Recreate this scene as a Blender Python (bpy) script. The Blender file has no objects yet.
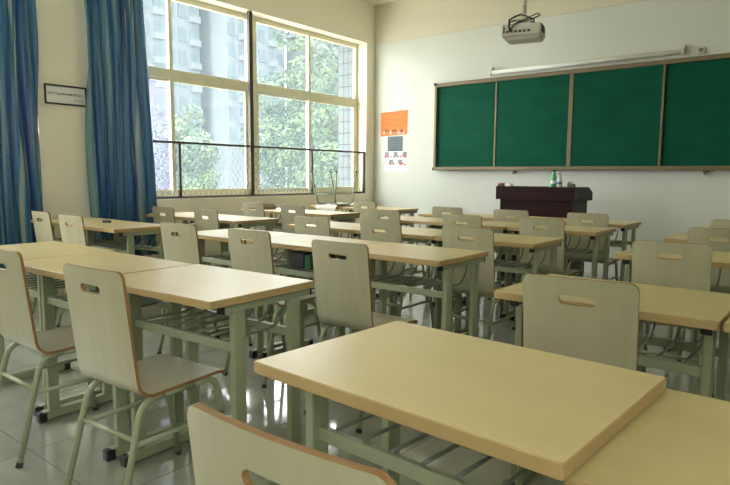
import bpy, bmesh, math, random
from mathutils import Vector, Matrix
R = math.radians
rnd = random.Random(7)
scene = bpy.context.scene
COL = scene.collection

# ------------------------------------------------------------------ camera
def camera(yaw, pitch, roll, h, fpx):
    fw = Vector((-math.sin(yaw)*math.cos(pitch), math.cos(yaw)*math.cos(pitch), -math.sin(pitch)))
    r = Vector((math.cos(yaw), math.sin(yaw), 0)); u = r.cross(fw)
    r2 = r*math.cos(roll)+u*math.sin(roll); u2 = -r*math.sin(roll)+u*math.cos(roll)
    cd = bpy.data.cameras.new('camera'); cd.sensor_width = 36; cd.lens = 36*fpx/730
    cd.clip_start = .02; cd.clip_end = 500
    o = bpy.data.objects.new('camera', cd); COL.objects.link(o)
    m = Matrix((r2, u2, -fw)).transposed().to_4x4(); m.translation = (0, 0, h)
    o.matrix_world = m; scene.camera = o
camera(R(38.9336), R(6.3604), R(.4093), 1.1442, 600.9)

# ------------------------------------------------------------------ world, light, exposure
SKY = 6.0
w = bpy.data.worlds.new('hazy_sky'); scene.world = w; w.use_nodes = True
bg = w.node_tree.nodes['Background']; bg.inputs[0].default_value = (.93, .975, 1.0, 1); bg.inputs[1].default_value = SKY
sd = bpy.data.lights.new('hazy_sun', 'SUN'); sd.energy = 12; sd.angle = R(6); sd.color = (1, .96, .88)
so = bpy.data.objects.new('hazy_sun', sd); COL.objects.link(so)
so.rotation_euler = (R(36), R(11), 0)
def portal(y0, y1, z0, z1, x):
    l = bpy.data.lights.new('window_portal', 'AREA'); l.shape = 'RECTANGLE'; l.size = z1-z0; l.size_y = y1-y0
    l.cycles.is_portal = True
    o = bpy.data.objects.new('window_portal', l); COL.objects.link(o)
    o.location = (x, (y0+y1)/2, (z0+z1)/2); o.rotation_euler = (0, R(-90), 0)
vs = scene.view_settings
vs.view_transform = 'Standard'; vs.look = 'None'; vs.gamma = 1; vs.use_curve_mapping = False
vs.exposure = 1.28

# ------------------------------------------------------------------ materials
def new_mat(name):
    m = bpy.data.materials.new(name); m.use_nodes = True
    return m, m.node_tree, m.node_tree.nodes['Principled BSDF']
def mat(name, col, rough=.5, metal=0, spec=.5, noise=0, nscale=8, bump=0, bscale=60, coat=0, trans=0, ior=1.5):
    m, nt, b = new_mat(name)
    b.inputs['Base Color'].default_value = (*col, 1); b.inputs['Roughness'].default_value = rough
    b.inputs['Metallic'].default_value = metal; b.inputs['Specular IOR Level'].default_value = spec
    b.inputs['Coat Weight'].default_value = coat; b.inputs['Transmission Weight'].default_value = trans
    b.inputs['IOR'].default_value = ior
    if noise or bump:
        tc = nt.nodes.new('ShaderNodeTexCoord')
    if noise:
        n = nt.nodes.new('ShaderNodeTexNoise'); n.inputs['Scale'].default_value = nscale; n.inputs['Detail'].default_value = 5
        mr = nt.nodes.new('ShaderNodeMapRange'); mr.inputs[3].default_value = 1-noise; mr.inputs[4].default_value = 1+noise
        mx = nt.nodes.new('ShaderNodeVectorMath'); mx.operation = 'SCALE'; mx.inputs[0].default_value = col
        nt.links.new(tc.outputs['Object'], n.inputs['Vector']); nt.links.new(n.outputs['Fac'], mr.inputs[0])
        nt.links.new(mr.outputs[0], mx.inputs['Scale']); nt.links.new(mx.outputs[0], b.inputs['Base Color'])
    if bump:
        n2 = nt.nodes.new('ShaderNodeTexNoise'); n2.inputs['Scale'].default_value = bscale; n2.inputs['Detail'].default_value = 3
        bp = nt.nodes.new('ShaderNodeBump'); bp.inputs['Strength'].default_value = bump; bp.inputs['Distance'].default_value = .01
        nt.links.new(tc.outputs['Object'], n2.inputs['Vector']); nt.links.new(n2.outputs['Fac'], bp.inputs['Height'])
        nt.links.new(bp.outputs[0], b.inputs['Normal'])
    return m
def wood(name, c1, c2, rough, axis_scale, spec=.5, grain=.5):
    m, nt, b = new_mat(name)
    tc = nt.nodes.new('ShaderNodeTexCoord'); mp = nt.nodes.new('ShaderNodeMapping'); mp.inputs['Scale'].default_value = axis_scale
    oi = nt.nodes.new('ShaderNodeObjectInfo'); ad = nt.nodes.new('ShaderNodeVectorMath'); ad.operation = 'ADD'
    ml = nt.nodes.new('ShaderNodeMath'); ml.operation = 'MULTIPLY'; ml.inputs[1].default_value = 37
    nt.links.new(oi.outputs['Random'], ml.inputs[0]); nt.links.new(tc.outputs['Object'], mp.inputs[0])
    nt.links.new(mp.outputs[0], ad.inputs[0]); nt.links.new(ml.outputs[0], ad.inputs[1])
    n = nt.nodes.new('ShaderNodeTexNoise'); n.inputs['Scale'].default_value = 1; n.inputs['Detail'].default_value = 6; n.inputs['Distortion'].default_value = .6
    nt.links.new(ad.outputs[0], n.inputs['Vector'])
    cr = nt.nodes.new('ShaderNodeValToRGB'); cr.color_ramp.elements[0].position = .5-grain/2; cr.color_ramp.elements[1].position = .5+grain/2
    cr.color_ramp.elements[0].color = (*c2, 1); cr.color_ramp.elements[1].color = (*c1, 1)
    nt.links.new(n.outputs['Fac'], cr.inputs[0])
    hv = nt.nodes.new('ShaderNodeHueSaturation'); mr = nt.nodes.new('ShaderNodeMapRange'); mr.inputs[3].default_value = .93; mr.inputs[4].default_value = 1.05
    nt.links.new(oi.outputs['Random'], mr.inputs[0]); nt.links.new(mr.outputs[0], hv.inputs['Value'])
    nt.links.new(cr.outputs[0], hv.inputs['Color']); nt.links.new(hv.outputs[0], b.inputs['Base Color'])
    b.inputs['Roughness'].default_value = rough; b.inputs['Specular IOR Level'].default_value = spec
    return m
M = {}
M['top'] = wood('desk_laminate', (.68, .55, .275), (.61, .485, .23), .30, (3, 9, 9), .5, .7)
M['topedge'] = wood('desk_edge_band', (.47, .33, .145), (.42, .285, .12), .45, (4, 4, 4), .4)
M['ply'] = wood('chair_plywood', (.46, .43, .285), (.385, .355, .225), .36, (22, 3, 2.2), .5, .6)
M['plyedge'] = wood('chair_ply_edge', (.33, .19, .08), (.24, .125, .045), .5, (5, 80, 80), .4)
M['steel'] = mat('sage_painted_steel', (.30, .325, .20), .42, 0, .5, .06, 30)
M['rod'] = mat('dark_sage_rod', (.20, .22, .17), .4, .2, .5)
M['black'] = mat('black_plastic', (.012, .012, .014), .5)
M['wall'] = mat('cream_wall_paint', (.90, .85, .68), .7, 0, .3, .03, 1.5, .08, 120)
M['frontwall'] = mat('offwhite_wall_paint', (.64, .65, .58), .6, 0, .3, .03, 1.2, .06, 120)
M['ceil'] = mat('ceiling_paint', (.90, .86, .70), .8, 0, .2, .02, 2)
M['grout'] = mat('tile_grout', (.22, .22, .19), .8)
M['cream'] = mat('cream_window_frame', (.80, .75, .54), .4, 0, .5, .04, 12)
M['whiteframe'] = mat('pale_window_stile', (.72, .74, .68), .4)
M['darkmetal'] = mat('dark_bronze_steel', (.075, .07, .055), .45, .3)
M['boardframe'] = mat('bronze_aluminium', (.17, .13, .065), .45, .2, .5, .06, 20)
M['white'] = mat('white_plastic', (.80, .80, .74), .4)
M['pole'] = mat('beige_painted_pole', (.68, .66, .52), .45)
M['projbody'] = mat('projector_grey', (.52, .52, .44), .45, 0, .5, .04, 25)
M['projdark'] = mat('projector_vent', (.05, .05, .045), .6)
M['lens'] = mat('lens_glass', (.02, .02, .03), .08, 0, .8)
M['cable'] = mat('black_cable', (.02, .02, .02), .5)
M['red'] = mat('red_plastic', (.55, .05, .03), .4)
M['podium'] = wood('dark_mahogany', (.030, .009, .008), (.016, .005, .005), .45, (2, 2, 20), .12)
M['podside'] = mat('dark_grey_panel', (.045, .048, .042), .5, 0, .2)
M['paper'] = mat('white_paper', (.82, .82, .78), .6)
M['orange'] = mat('orange_paper', (.72, .20, .035), .55, 0, .3, .06, 9)
M['ink'] = mat('dark_ink', (.06, .04, .03), .6)
M['greyposter'] = mat('slate_notice', (.07, .10, .11), .5, 0, .4, .25, 25)
M['greenpet'] = mat('green_bottle', (.06, .42, .16), .25, 0, .6)
M['clearpet'] = mat('clear_bottle', (.60, .66, .68), .2, 0, .6)
M['blue'] = mat('blue_label', (.05, .15, .5), .4)
M['olive'] = mat('olive_box', (.11, .12, .06), .6)
M['bag'] = mat('brown_cloth', (.19, .15, .08), .8, 0, .2, .3, 14, .4, 40)
M['greybag'] = mat('grey_plastic_bag', (.45, .46, .44), .35, 0, .5, .15, 20, .5, 30)
M['greenbook'] = mat('green_cover', (.02, .13, .05), .4)
M['darkbook'] = mat('dark_teal_cover', (.012, .02, .022), .4)
M['outwall'] = mat('outer_plaster', (.7, .7, .66), .8)
M['tilewhite'] = mat('white_wall_tile', (.060, .068, .070), .6)
M['tilejoint'] = mat('grey_tile_joint', (.008, .010, .011), .8)
M['ground'] = mat('pale_concrete_yard', (.36, .36, .33), .9, 0, .2, .15, .6)
M['tower'] = mat('hazy_tower_render', (.044, .051, .056), .9, 0, .1, .05, .2)
M['towerb'] = mat('hazy_tower_pink', (.050, .053, .059), .9, 0, .1, .05, .2)
M['towerwin'] = mat('hazy_tower_window', (.030, .040, .046), 1, 0, 0)
M['bark'] = mat('bark', (.035, .03, .024), .9, 0, .2, .3, 12)

def leaf_mat(name, c1, c2):
    m, nt, b = new_mat(name)
    tc = nt.nodes.new('ShaderNodeTexCoord'); n = nt.nodes.new('ShaderNodeTexNoise'); n.inputs['Scale'].default_value = 1.6; n.inputs['Detail'].default_value = 3
    cr = nt.nodes.new('ShaderNodeValToRGB'); cr.color_ramp.elements[0].position = .38; cr.color_ramp.elements[1].position = .62
    cr.color_ramp.elements[0].color = (*c1, 1); cr.color_ramp.elements[1].color = (*c2, 1)
    nt.links.new(tc.outputs['Object'], n.inputs['Vector']); nt.links.new(n.outputs['Fac'], cr.inputs[0]); nt.links.new(cr.outputs[0], b.inputs['Base Color'])
    b.inputs['Roughness'].default_value = .9; b.inputs['Specular IOR Level'].default_value = .08
    return m
M['leafa'] = leaf_mat('broadleaf_foliage', (.010, .021, .011), (.050, .072, .030))
M['leafb'] = leaf_mat('pale_foliage', (.018, .034, .021), (.068, .092, .048))
M['leafc'] = leaf_mat('bush_foliage', (.013, .032, .012), (.062, .090, .024))

def tile_mat():
    m, nt, b = new_mat('polished_floor_tile')
    tc = nt.nodes.new('ShaderNodeTexCoord'); oi = nt.nodes.new('ShaderNodeObjectInfo')
    ad = nt.nodes.new('ShaderNodeVectorMath'); ad.operation = 'ADD'; nt.links.new(tc.outputs['Object'], ad.inputs[0]); nt.links.new(oi.outputs['Location'], ad.inputs[1])
    n = nt.nodes.new('ShaderNodeTexNoise'); n.inputs['Scale'].default_value = 5; n.inputs['Detail'].default_value = 6
    nt.links.new(ad.outputs[0], n.inputs['Vector'])
    cr = nt.nodes.new('ShaderNodeValToRGB'); cr.color_ramp.elements[0].position = .3; cr.color_ramp.elements[1].position = .7
    cr.color_ramp.elements[0].color = (.28, .285, .235, 1); cr.color_ramp.elements[1].color = (.35, .355, .295, 1)
    nt.links.new(n.outputs['Fac'], cr.inputs[0])
    hv = nt.nodes.new('ShaderNodeHueSaturation'); mr = nt.nodes.new('ShaderNodeMapRange'); mr.inputs[3].default_value = .93; mr.inputs[4].default_value = 1.04
    nt.links.new(oi.outputs['Random'], mr.inputs[0]); nt.links.new(mr.outputs[0], hv.inputs['Value']); nt.links.new(cr.outputs[0], hv.inputs['Color'])
    nt.links.new(hv.outputs[0], b.inputs['Base Color'])
    n2 = nt.nodes.new('ShaderNodeTexNoise'); n2.inputs['Scale'].default_value = 3.5; nt.links.new(ad.outputs[0], n2.inputs['Vector'])
    mr2 = nt.nodes.new('ShaderNodeMapRange'); mr2.inputs[3].default_value = .03; mr2.inputs[4].default_value = .11; nt.links.new(n2.outputs['Fac'], mr2.inputs[0])
    nt.links.new(mr2.outputs[0], b.inputs['Roughness'])
    b.inputs['Specular IOR Level'].default_value = .85
    return m
M['tile'] = tile_mat()

def board_mat():
    m, nt, b = new_mat('green_chalkboard')
    tc = nt.nodes.new('ShaderNodeTexCoord'); n = nt.nodes.new('ShaderNodeTexNoise'); n.inputs['Scale'].default_value = 3; n.inputs['Detail'].default_value = 5
    mp = nt.nodes.new('ShaderNodeMapping'); mp.inputs['Scale'].default_value = (1, 1, 2.2)
    cr = nt.nodes.new('ShaderNodeValToRGB'); cr.color_ramp.elements[0].position = .35; cr.color_ramp.elements[1].position = .75
    cr.color_ramp.elements[0].color = (.003, .074, .040, 1); cr.color_ramp.elements[1].color = (.006, .092, .051, 1)
    nt.links.new(tc.outputs['Object'], mp.inputs[0]); nt.links.new(mp.outputs[0], n.inputs['Vector']); nt.links.new(n.outputs['Fac'], cr.inputs[0]); nt.links.new(cr.outputs[0], b.inputs['Base Color'])
    b.inputs['Roughness'].default_value = .5; b.inputs['Specular IOR Level'].default_value = .06
    return m
M['board'] = board_mat()

def glass_mat(name, veil, col, clear=(.985, .985, .975)):
    m = bpy.data.materials.new(name); m.use_nodes = True; nt = m.node_tree; nt.nodes.clear()
    out = nt.nodes.new('ShaderNodeOutputMaterial'); tr = nt.nodes.new('ShaderNodeBsdfTransparent'); tr.inputs[0].default_value = (*clear, 1)
    tl = nt.nodes.new('ShaderNodeBsdfTranslucent'); tl.inputs[0].default_value = (*col, 1)
    gl = nt.nodes.new('ShaderNodeBsdfGlossy'); gl.inputs['Roughness'].default_value = .02
    tc = nt.nodes.new('ShaderNodeTexCoord'); n = nt.nodes.new('ShaderNodeTexNoise'); n.inputs['Scale'].default_value = 4; n.inputs['Detail'].default_value = 5
    mp = nt.nodes.new('ShaderNodeMapping'); mp.inputs['Scale'].default_value = (1, 2.5, .6)
    mr = nt.nodes.new('ShaderNodeMapRange'); mr.inputs[3].default_value = veil*.7; mr.inputs[4].default_value = veil*1.3
    nt.links.new(tc.outputs['Object'], mp.inputs[0]); nt.links.new(mp.outputs[0], n.inputs['Vector']); nt.links.new(n.outputs['Fac'], mr.inputs[0])
    m1 = nt.nodes.new('ShaderNodeMixShader'); nt.links.new(mr.outputs[0], m1.inputs[0]); nt.links.new(tr.outputs[0], m1.inputs[1]); nt.links.new(tl.outputs[0], m1.inputs[2])
    fr = nt.nodes.new('ShaderNodeFresnel'); fr.inputs[0].default_value = 1.35
    ge = nt.nodes.new('ShaderNodeNewGeometry'); fb = nt.nodes.new('ShaderNodeMath'); fb.operation = 'SUBTRACT'; fb.inputs[0].default_value = 1; nt.links.new(ge.outputs['Backfacing'], fb.inputs[1])
    ff = nt.nodes.new('ShaderNodeMath'); ff.operation = 'MULTIPLY'; nt.links.new(fr.outputs[0], ff.inputs[0]); nt.links.new(fb.outputs[0], ff.inputs[1])
    m2 = nt.nodes.new('ShaderNodeMixShader'); nt.links.new(ff.outputs[0], m2.inputs[0]); nt.links.new(m1.outputs[0], m2.inputs[1]); nt.links.new(gl.outputs[0], m2.inputs[2])
    nt.links.new(m2.outputs[0], out.inputs[0])
    return m
M['glass'] = glass_mat('dusty_hazy_glass', .034, (.75, .92, 1))  # veil tints the panes with outdoor haze as well as dirt
M['frost'] = glass_mat('cloudy_lilac_glass', .06, (.80, .80, 1), (.88, .88, 1))

def curtain_mat():
    m, nt, b = new_mat('blue_satin_curtain')
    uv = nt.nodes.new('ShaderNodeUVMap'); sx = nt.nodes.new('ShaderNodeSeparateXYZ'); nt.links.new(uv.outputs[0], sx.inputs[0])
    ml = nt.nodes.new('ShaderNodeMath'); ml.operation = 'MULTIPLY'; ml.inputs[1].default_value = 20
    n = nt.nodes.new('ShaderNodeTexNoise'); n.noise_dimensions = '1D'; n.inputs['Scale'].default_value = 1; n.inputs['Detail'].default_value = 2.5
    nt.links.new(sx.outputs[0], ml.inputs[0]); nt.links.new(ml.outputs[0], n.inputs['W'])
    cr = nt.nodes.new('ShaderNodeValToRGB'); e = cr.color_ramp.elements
    e[0].position = .30; e[0].color = (.010, .045, .16, 1); e[1].position = .72; e[1].color = (.40, .46, .38, 1)  # ramp mixes woven stripes with pale streaks painted as satin highlights
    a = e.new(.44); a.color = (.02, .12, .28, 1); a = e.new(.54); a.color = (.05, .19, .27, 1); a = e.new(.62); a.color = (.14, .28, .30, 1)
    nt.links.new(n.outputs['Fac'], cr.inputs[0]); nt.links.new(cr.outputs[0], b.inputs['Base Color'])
    b.inputs['Roughness'].default_value = .36; b.inputs['Specular IOR Level'].default_value = .6
    b.inputs['Sheen Weight'].default_value = .2
    out = nt.nodes['Material Output']; tl = nt.nodes.new('ShaderNodeBsdfTranslucent'); tl.inputs[0].default_value = (.10, .28, .75, 1)
    mx = nt.nodes.new('ShaderNodeMixShader'); mx.inputs[0].default_value = .12
    nt.links.new(b.outputs[0], mx.inputs[1]); nt.links.new(tl.outputs[0], mx.inputs[2]); nt.links.new(mx.outputs[0], out.inputs[0])
    return m
M['curtain'] = curtain_mat()

# ------------------------------------------------------------------ mesh helpers
class MB:
    def __init__(s): s.v = []; s.f = []; s.m = []; s.sm = []
    def add(s, vs, fs, mi=0, smooth=False):
        o = len(s.v); s.v += [tuple(v) for v in vs]
        for f in fs: s.f.append(tuple(i+o for i in f)); s.m.append(mi); s.sm.append(smooth)
        return s
    def box(s, x0, x1, y0, y1, z0, z1, mi=0):
        return s.add([(x0,y0,z0),(x1,y0,z0),(x1,y1,z0),(x0,y1,z0),(x0,y0,z1),(x1,y0,z1),(x1,y1,z1),(x0,y1,z1)],
                     [(0,3,2,1),(4,5,6,7),(0,1,5,4),(1,2,6,5),(2,3,7,6),(3,0,4,7)], mi)
    def cbox(s, c, d, mi=0):
        return s.box(c[0]-d[0]/2, c[0]+d[0]/2, c[1]-d[1]/2, c[1]+d[1]/2, c[2]-d[2]/2, c[2]+d[2]/2, mi)
    def tube(s, path, r, n=8, mi=0, caps=True):
        P = [Vector(p) for p in path]; rings = []; up = None
        rr = r if isinstance(r, (list, tuple)) else [r]*len(P)
        for i, p in enumerate(P):
            t = (P[min(i+1, len(P)-1)]-P[max(i-1, 0)]).normalized()
            if up is None:
                a = Vector((0, 0, 1)) if abs(t.z) < .9 else Vector((1, 0, 0)); up = (a-t*a.dot(t)).normalized()
            else: up = (up-t*up.dot(t)).normalized()
            b = t.cross(up)
            rings.append([p+(up*math.cos(2*math.pi*k/n)+b*math.sin(2*math.pi*k/n))*rr[i] for k in range(n)])
        vs = [q for g in rings for q in g]; fs = []
        for i in range(len(P)-1):
            for k in range(n): fs.append((i*n+k, i*n+(k+1) % n, (i+1)*n+(k+1) % n, (i+1)*n+k))
        o = len(s.v); s.add(vs, fs, mi, True)
        if caps:
            s.add([], [], mi); s.f.append(tuple(o+k for k in reversed(range(n)))); s.m.append(mi); s.sm.append(False)
            s.f.append(tuple(o+(len(P)-1)*n+k for k in range(n))); s.m.append(mi); s.sm.append(False)
        return s
    def lathe(s, prof, c=(0, 0, 0), n=16, mi=0):
        vs = []; fs = []
        for r, z in prof:
            for k in range(n): vs.append((c[0]+r*math.cos(2*math.pi*k/n), c[1]+r*math.sin(2*math.pi*k/n), c[2]+z))
        for i in range(len(prof)-1):
            for k in range(n): fs.append((i*n+k, i*n+(k+1) % n, (i+1)*n+(k+1) % n, (i+1)*n+k))
        s.add(vs, fs, mi, True)
        o = len(s.v)-len(vs)
        s.f.append(tuple(o+k for k in reversed(range(n)))); s.m.append(mi); s.sm.append(False)
        s.f.append(tuple(o+(len(prof)-1)*n+k for k in range(n))); s.m.append(mi); s.sm.append(False)
        return s
    def mesh(s, name, mats, bevel=0, seg=2):
        me = bpy.data.meshes.new(name); me.from_pydata(s.v, [], s.f)
        me.polygons.foreach_set('material_index', s.m); me.polygons.foreach_set('use_smooth', s.sm)
        for m in (mats if isinstance(mats, (list, tuple)) else [mats]): me.materials.append(m)
        if bevel:
            bm = bmesh.new(); bm.from_mesh(me)
            es = [e for e in bm.edges if len(e.link_faces) == 2 and e.calc_face_angle(0) > .6]
            bmesh.ops.bevel(bm, geom=es, offset=bevel, segments=seg, affect='EDGES', profile=.5)
            bm.to_mesh(me); bm.free()
        me.update(); return me
def obj(name, me, parent=None, loc=(0, 0, 0), rot=(0, 0, 0)):
    o = bpy.data.objects.new(name, me); COL.objects.link(o); o.parent = parent; o.location = loc; o.rotation_euler = rot
    return o
def tag(o, label=None, cat=None, group=None, kind=None):
    if label: o['label'] = label
    if cat: o['category'] = cat
    if group: o['group'] = group
    if kind: o['kind'] = kind
    return o
def thing(name, label, cat, loc=(0, 0, 0), rz=0, group=None):
    o = bpy.data.objects.new(name, None); o.empty_display_size = .1; COL.objects.link(o)
    o.location = loc; o.rotation_euler = (0, 0, rz); return tag(o, label, cat, group)
def struct(name, me, loc=(0, 0, 0)):
    return tag(obj(name, me, None, loc), kind='structure')
def bx(name, mats, *a, bevel=0):
    return MB().box(*a).mesh(name, mats, bevel)

# ------------------------------------------------------------------ room shell
XL, XR, YF, YB, ZC = -5.65, 1.1, 7.19, -2.2, 3.62
WT = .24
WA = (2.86, 7.0); WB = (-1.75, 2.38); WZ = (.88, 3.06)     # window openings on the left wall
# left wall with openings
mb = MB()
mb.box(XL-WT, XL, YB, YF, 0, WZ[0]); mb.box(XL-WT, XL, YB, YF, WZ[1], ZC)
for a, b in ((YB, WB[0]), (WB[1], WA[0]), (WA[1], YF)): mb.box(XL-WT, XL, a, b, WZ[0], WZ[1])
struct('wall_left', mb.mesh('wall_left', M['wall']))
wf = MB().box(XL-WT, XR+WT, YF, YF+.24, 0, ZC)
wf = struct('wall_front', wf.mesh('wall_front', M['frontwall']))
M['band'] = mat('warm_bounce_band', (.65, .61, .47), .7, 0, .3, .02, 1.5)  # upper part of the front wall, warm bounce light painted in as cream
obj('lintel_band', bx('lintel_band', M['band'], XL, XR, YF-.012, YF, 3.06, ZC), wf)
WC = (-1.9, -.45); WCZ = (1.3, 2.7)  # right wall opening for the added fill-light window
M['duskwall'] = mat('grey_green_wall_paint', (.60, .58, .46), .7, 0, .3, .03, 1.5)
mb = MB().box(XR, XR+WT, YB, YF, 0, WCZ[0]).box(XR, XR+WT, YB, YF, WCZ[1], ZC)
for a, b in ((YB, WC[0]), (WC[1], YF)): mb.box(XR, XR+WT, a, b, WCZ[0], WCZ[1])
struct('wall_right', mb.mesh('wall_right', M['duskwall']))
struct('wall_back', bx('wall_back', M['duskwall'], XL-WT, XR+WT, YB-WT, YB, 0, ZC))
struct('ceiling', bx('ceiling', M['ceil'], XL-WT, XR+WT, YB-WT, YF+.24, ZC, ZC+.3))
fl = struct('floor', bx('floor', M['grout'], XL-WT, XR+WT, YB-WT, YF+.24, -.3, -.006))
TS = .6
tm = MB().box(-TS/2+.002, TS/2-.002, -TS/2+.002, TS/2-.002, -.006, 0).mesh('tile', M['tile'])
tx0, ty0 = -2.565, .985
cutc = {}
for i in range(-6, 8):
    for j in range(-7, 12):
        x0, x1, y0, y1 = tx0+i*TS, tx0+(i+1)*TS, ty0+j*TS, ty0+(j+1)*TS
        a0, a1, b0, b1 = max(x0, XL), min(x1, XR), max(y0, YB), min(y1, YF)
        if a1-a0 < .03 or b1-b0 < .03: continue
        if a1-a0 > TS-.001 and b1-b0 > TS-.001: me = tm
        else:
            key = (round(a1-a0, 3), round(b1-b0, 3))
            if key not in cutc:
                cutc[key] = MB().box(-(a1-a0)/2+.002, (a1-a0)/2-.002, -(b1-b0)/2+.002, (b1-b0)/2-.002, -.006, 0).mesh('tile', M['tile'])
            me = cutc[key]
        obj('tile', me, fl, ((a0+a1)/2, (b0+b1)/2, 0))

# ------------------------------------------------------------------ windows
XG = XL-.195          # window plane
def window(name, y0, y1, frostfirst):
    z0, z1 = WZ
    w = tag(bpy.data.objects.new(name, None), kind='structure'); COL.objects.link(w)
    fw = .05
    def part(n, me): return obj(n, me, w)
    def bar(n, ya, yb, za, zb, m=M['cream'], d=.024, x=XG): return part(n, bx(n, m, x-d, x+d, ya, yb, za, zb, bevel=.004))
    ym = 4.985 if frostfirst else (y0+y1)/2
    bar('frame_sill', y0, y1, z0, z0+.05); bar('frame_head', y0, y1, z1-.06, z1)
    bar('frame_jamb', y0, y0+fw, z0+.05, z1-.06); bar('frame_jamb', y1-fw, y1, z0+.05, z1-.06)
    bar('frame_mullion', ym-.075, ym+.075, z0+.05, z1-.06)
    bar('transom', y0+fw, ym-.075, 2.17, 2.27); bar('transom', ym+.075, y1-fw, 2.17, 2.27)
    for k, (a, b) in enumerate(((y0+fw, ym-.075), (ym+.075, y1-fw))):
        c = (a+b)/2+((-.055, -.015)[k] if frostfirst else 0)
        bar('upper_mullion', c-.022, c+.022, 2.27, z1-.06)
        for p, q in ((a, c-.022), (c+.022, b)):
            part('pane', bx('pane', M['glass'], XG-.003, XG+.003, p, q, 2.27, z1-.06))
        # two sliding sashes
        for n, (p, q, dx) in enumerate(((a, c+.025, -.016), (c-.025, b, .016))):
            m = M['cream'] if not (k == 1 and n == 0) else M['whiteframe']
            x = XG+dx; d = .013; s = .045
            sa = part('sash', MB().box(x-d, x+d, p, p+s, z0+.05, 2.17).box(x-d, x+d, q-s, q, z0+.05, 2.17)
                      .box(x-d, x+d, p+s, q-s, z0+.05, z0+.05+s).box(x-d, x+d, p+s, q-s, 2.17-.03, 2.17).mesh('sash', m))
            g = M['frost'] if (frostfirst and k == 0 and n == 0) else M['glass']
            obj('pane', bx('pane', g, x-.003, x+.003, p+s, q-s, z0+.05+s, 2.14), sa)
    return w
window('window_1', WA[0], WA[1], True)
window('window_2', WB[0], WB[1], False)
def added_fill_window():  # window added out of view to bring fill light from the right
    w = tag(bpy.data.objects.new('fill_window_right', None), kind='structure'); COL.objects.link(w)
    x = XR+.12; ym = (WC[0]+WC[1])/2; z0, z1 = WCZ
    for n, a in (('frame_sill', (WC[0], WC[1], z0, z0+.05)), ('frame_head', (WC[0], WC[1], z1-.05, z1)), ('frame_jamb', (WC[0], WC[0]+.05, z0+.05, z1-.05)), ('frame_jamb', (WC[1]-.05, WC[1], z0+.05, z1-.05)), ('frame_mullion', (ym-.03, ym+.03, z0+.05, z1-.05))):
        obj(n, bx(n, M['cream'], x-.03, x+.03, *a, bevel=.004), w)
    for a, b in ((WC[0]+.05, ym-.03), (ym+.03, WC[1]-.05)): obj('pane', bx('pane', M['glass'], x-.003, x+.003, a, b, z0+.05, z1-.05), w)
added_fill_window()
def portal_right():
    l = bpy.data.lights.new('window_portal', 'AREA'); l.shape = 'RECTANGLE'; l.size = WCZ[1]-WCZ[0]; l.size_y = WC[1]-WC[0]; l.cycles.is_portal = True
    o = bpy.data.objects.new('window_portal', l); COL.objects.link(o); o.location = (XR+.22, (WC[0]+WC[1])/2, (WCZ[0]+WCZ[1])/2); o.rotation_euler = (0, R(90), 0)
portal_right()
portal(WA[0], WA[1], WZ[0], WZ[1], XL-.22)
portal(WB[0], WB[1], WZ[0], WZ[1], XL-.22)

# guard rail with wire mesh in front of each window
def guard(y0, y1, posts, tall, label):
    g = thing('window_guard', label, 'guard rail', (0, 0, 0))
    X = XL-.028
    def bar(n, ya, yb, za, zb, d=.013): return obj(n, bx(n, M['darkmetal'], X-d, X+d, ya, yb, za, zb, bevel=.003), g)
    bar('top_rail', y0, y1, 1.470, 1.495); bar('bottom_rail', y0, y1, .882, .907)
    for y in posts: bar('post', y-.014, y+.014, .907, 1.470)
    if tall:
        bar('tall_post', tall-.026, tall+.026, .907, 3.055, .02)
    mb = MB(); s = .07; H = 1.470-.907; k = 0
    wr = .0016
    y = y0-H*.7
    while y < y1:
        for sgn in (1, -1):
            ya, yb = (y, y+H*.7) if sgn > 0 else (y+H*.7, y)
            za, zb = .907, 1.470
            # clip to [y0,y1]
            def zt(yy): return za+(zb-za)*(yy-ya)/(yb-ya)
            pa, pb = ya, yb; qa, qb = za, zb
            lo, hi = y0+.005, y1-.005
            if min(pa, pb) >= hi or max(pa, pb) <= lo: continue
            if pa < lo: qa = zt(lo); pa = lo
            if pb < lo: qb = zt(lo); pb = lo
            if pa > hi: qa = zt(hi); pa = hi
            if pb > hi: qb = zt(hi); pb = hi
            mb.tube([(X+sgn*.0014, pa, qa), (X+sgn*.0014, pb, qb)], wr, 3, 0, False)
        y += s
    o = obj('wire_mesh', mb.mesh('wire_mesh', M['darkmetal']), g); o['kind'] = 'stuff'
    return g
guard(WA[0], WA[1], (WA[0]+.014, 3.83, 5.88, WA[1]-.016), 4.835, 'dark steel guard rail with diamond wire mesh across the window beside the posters')
guard(WB[0], WB[1], (WB[0]+.014, -.3, 1.5, WB[1]-.014), .565, 'dark steel guard rail with wire mesh across the window behind the far curtain')

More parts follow.
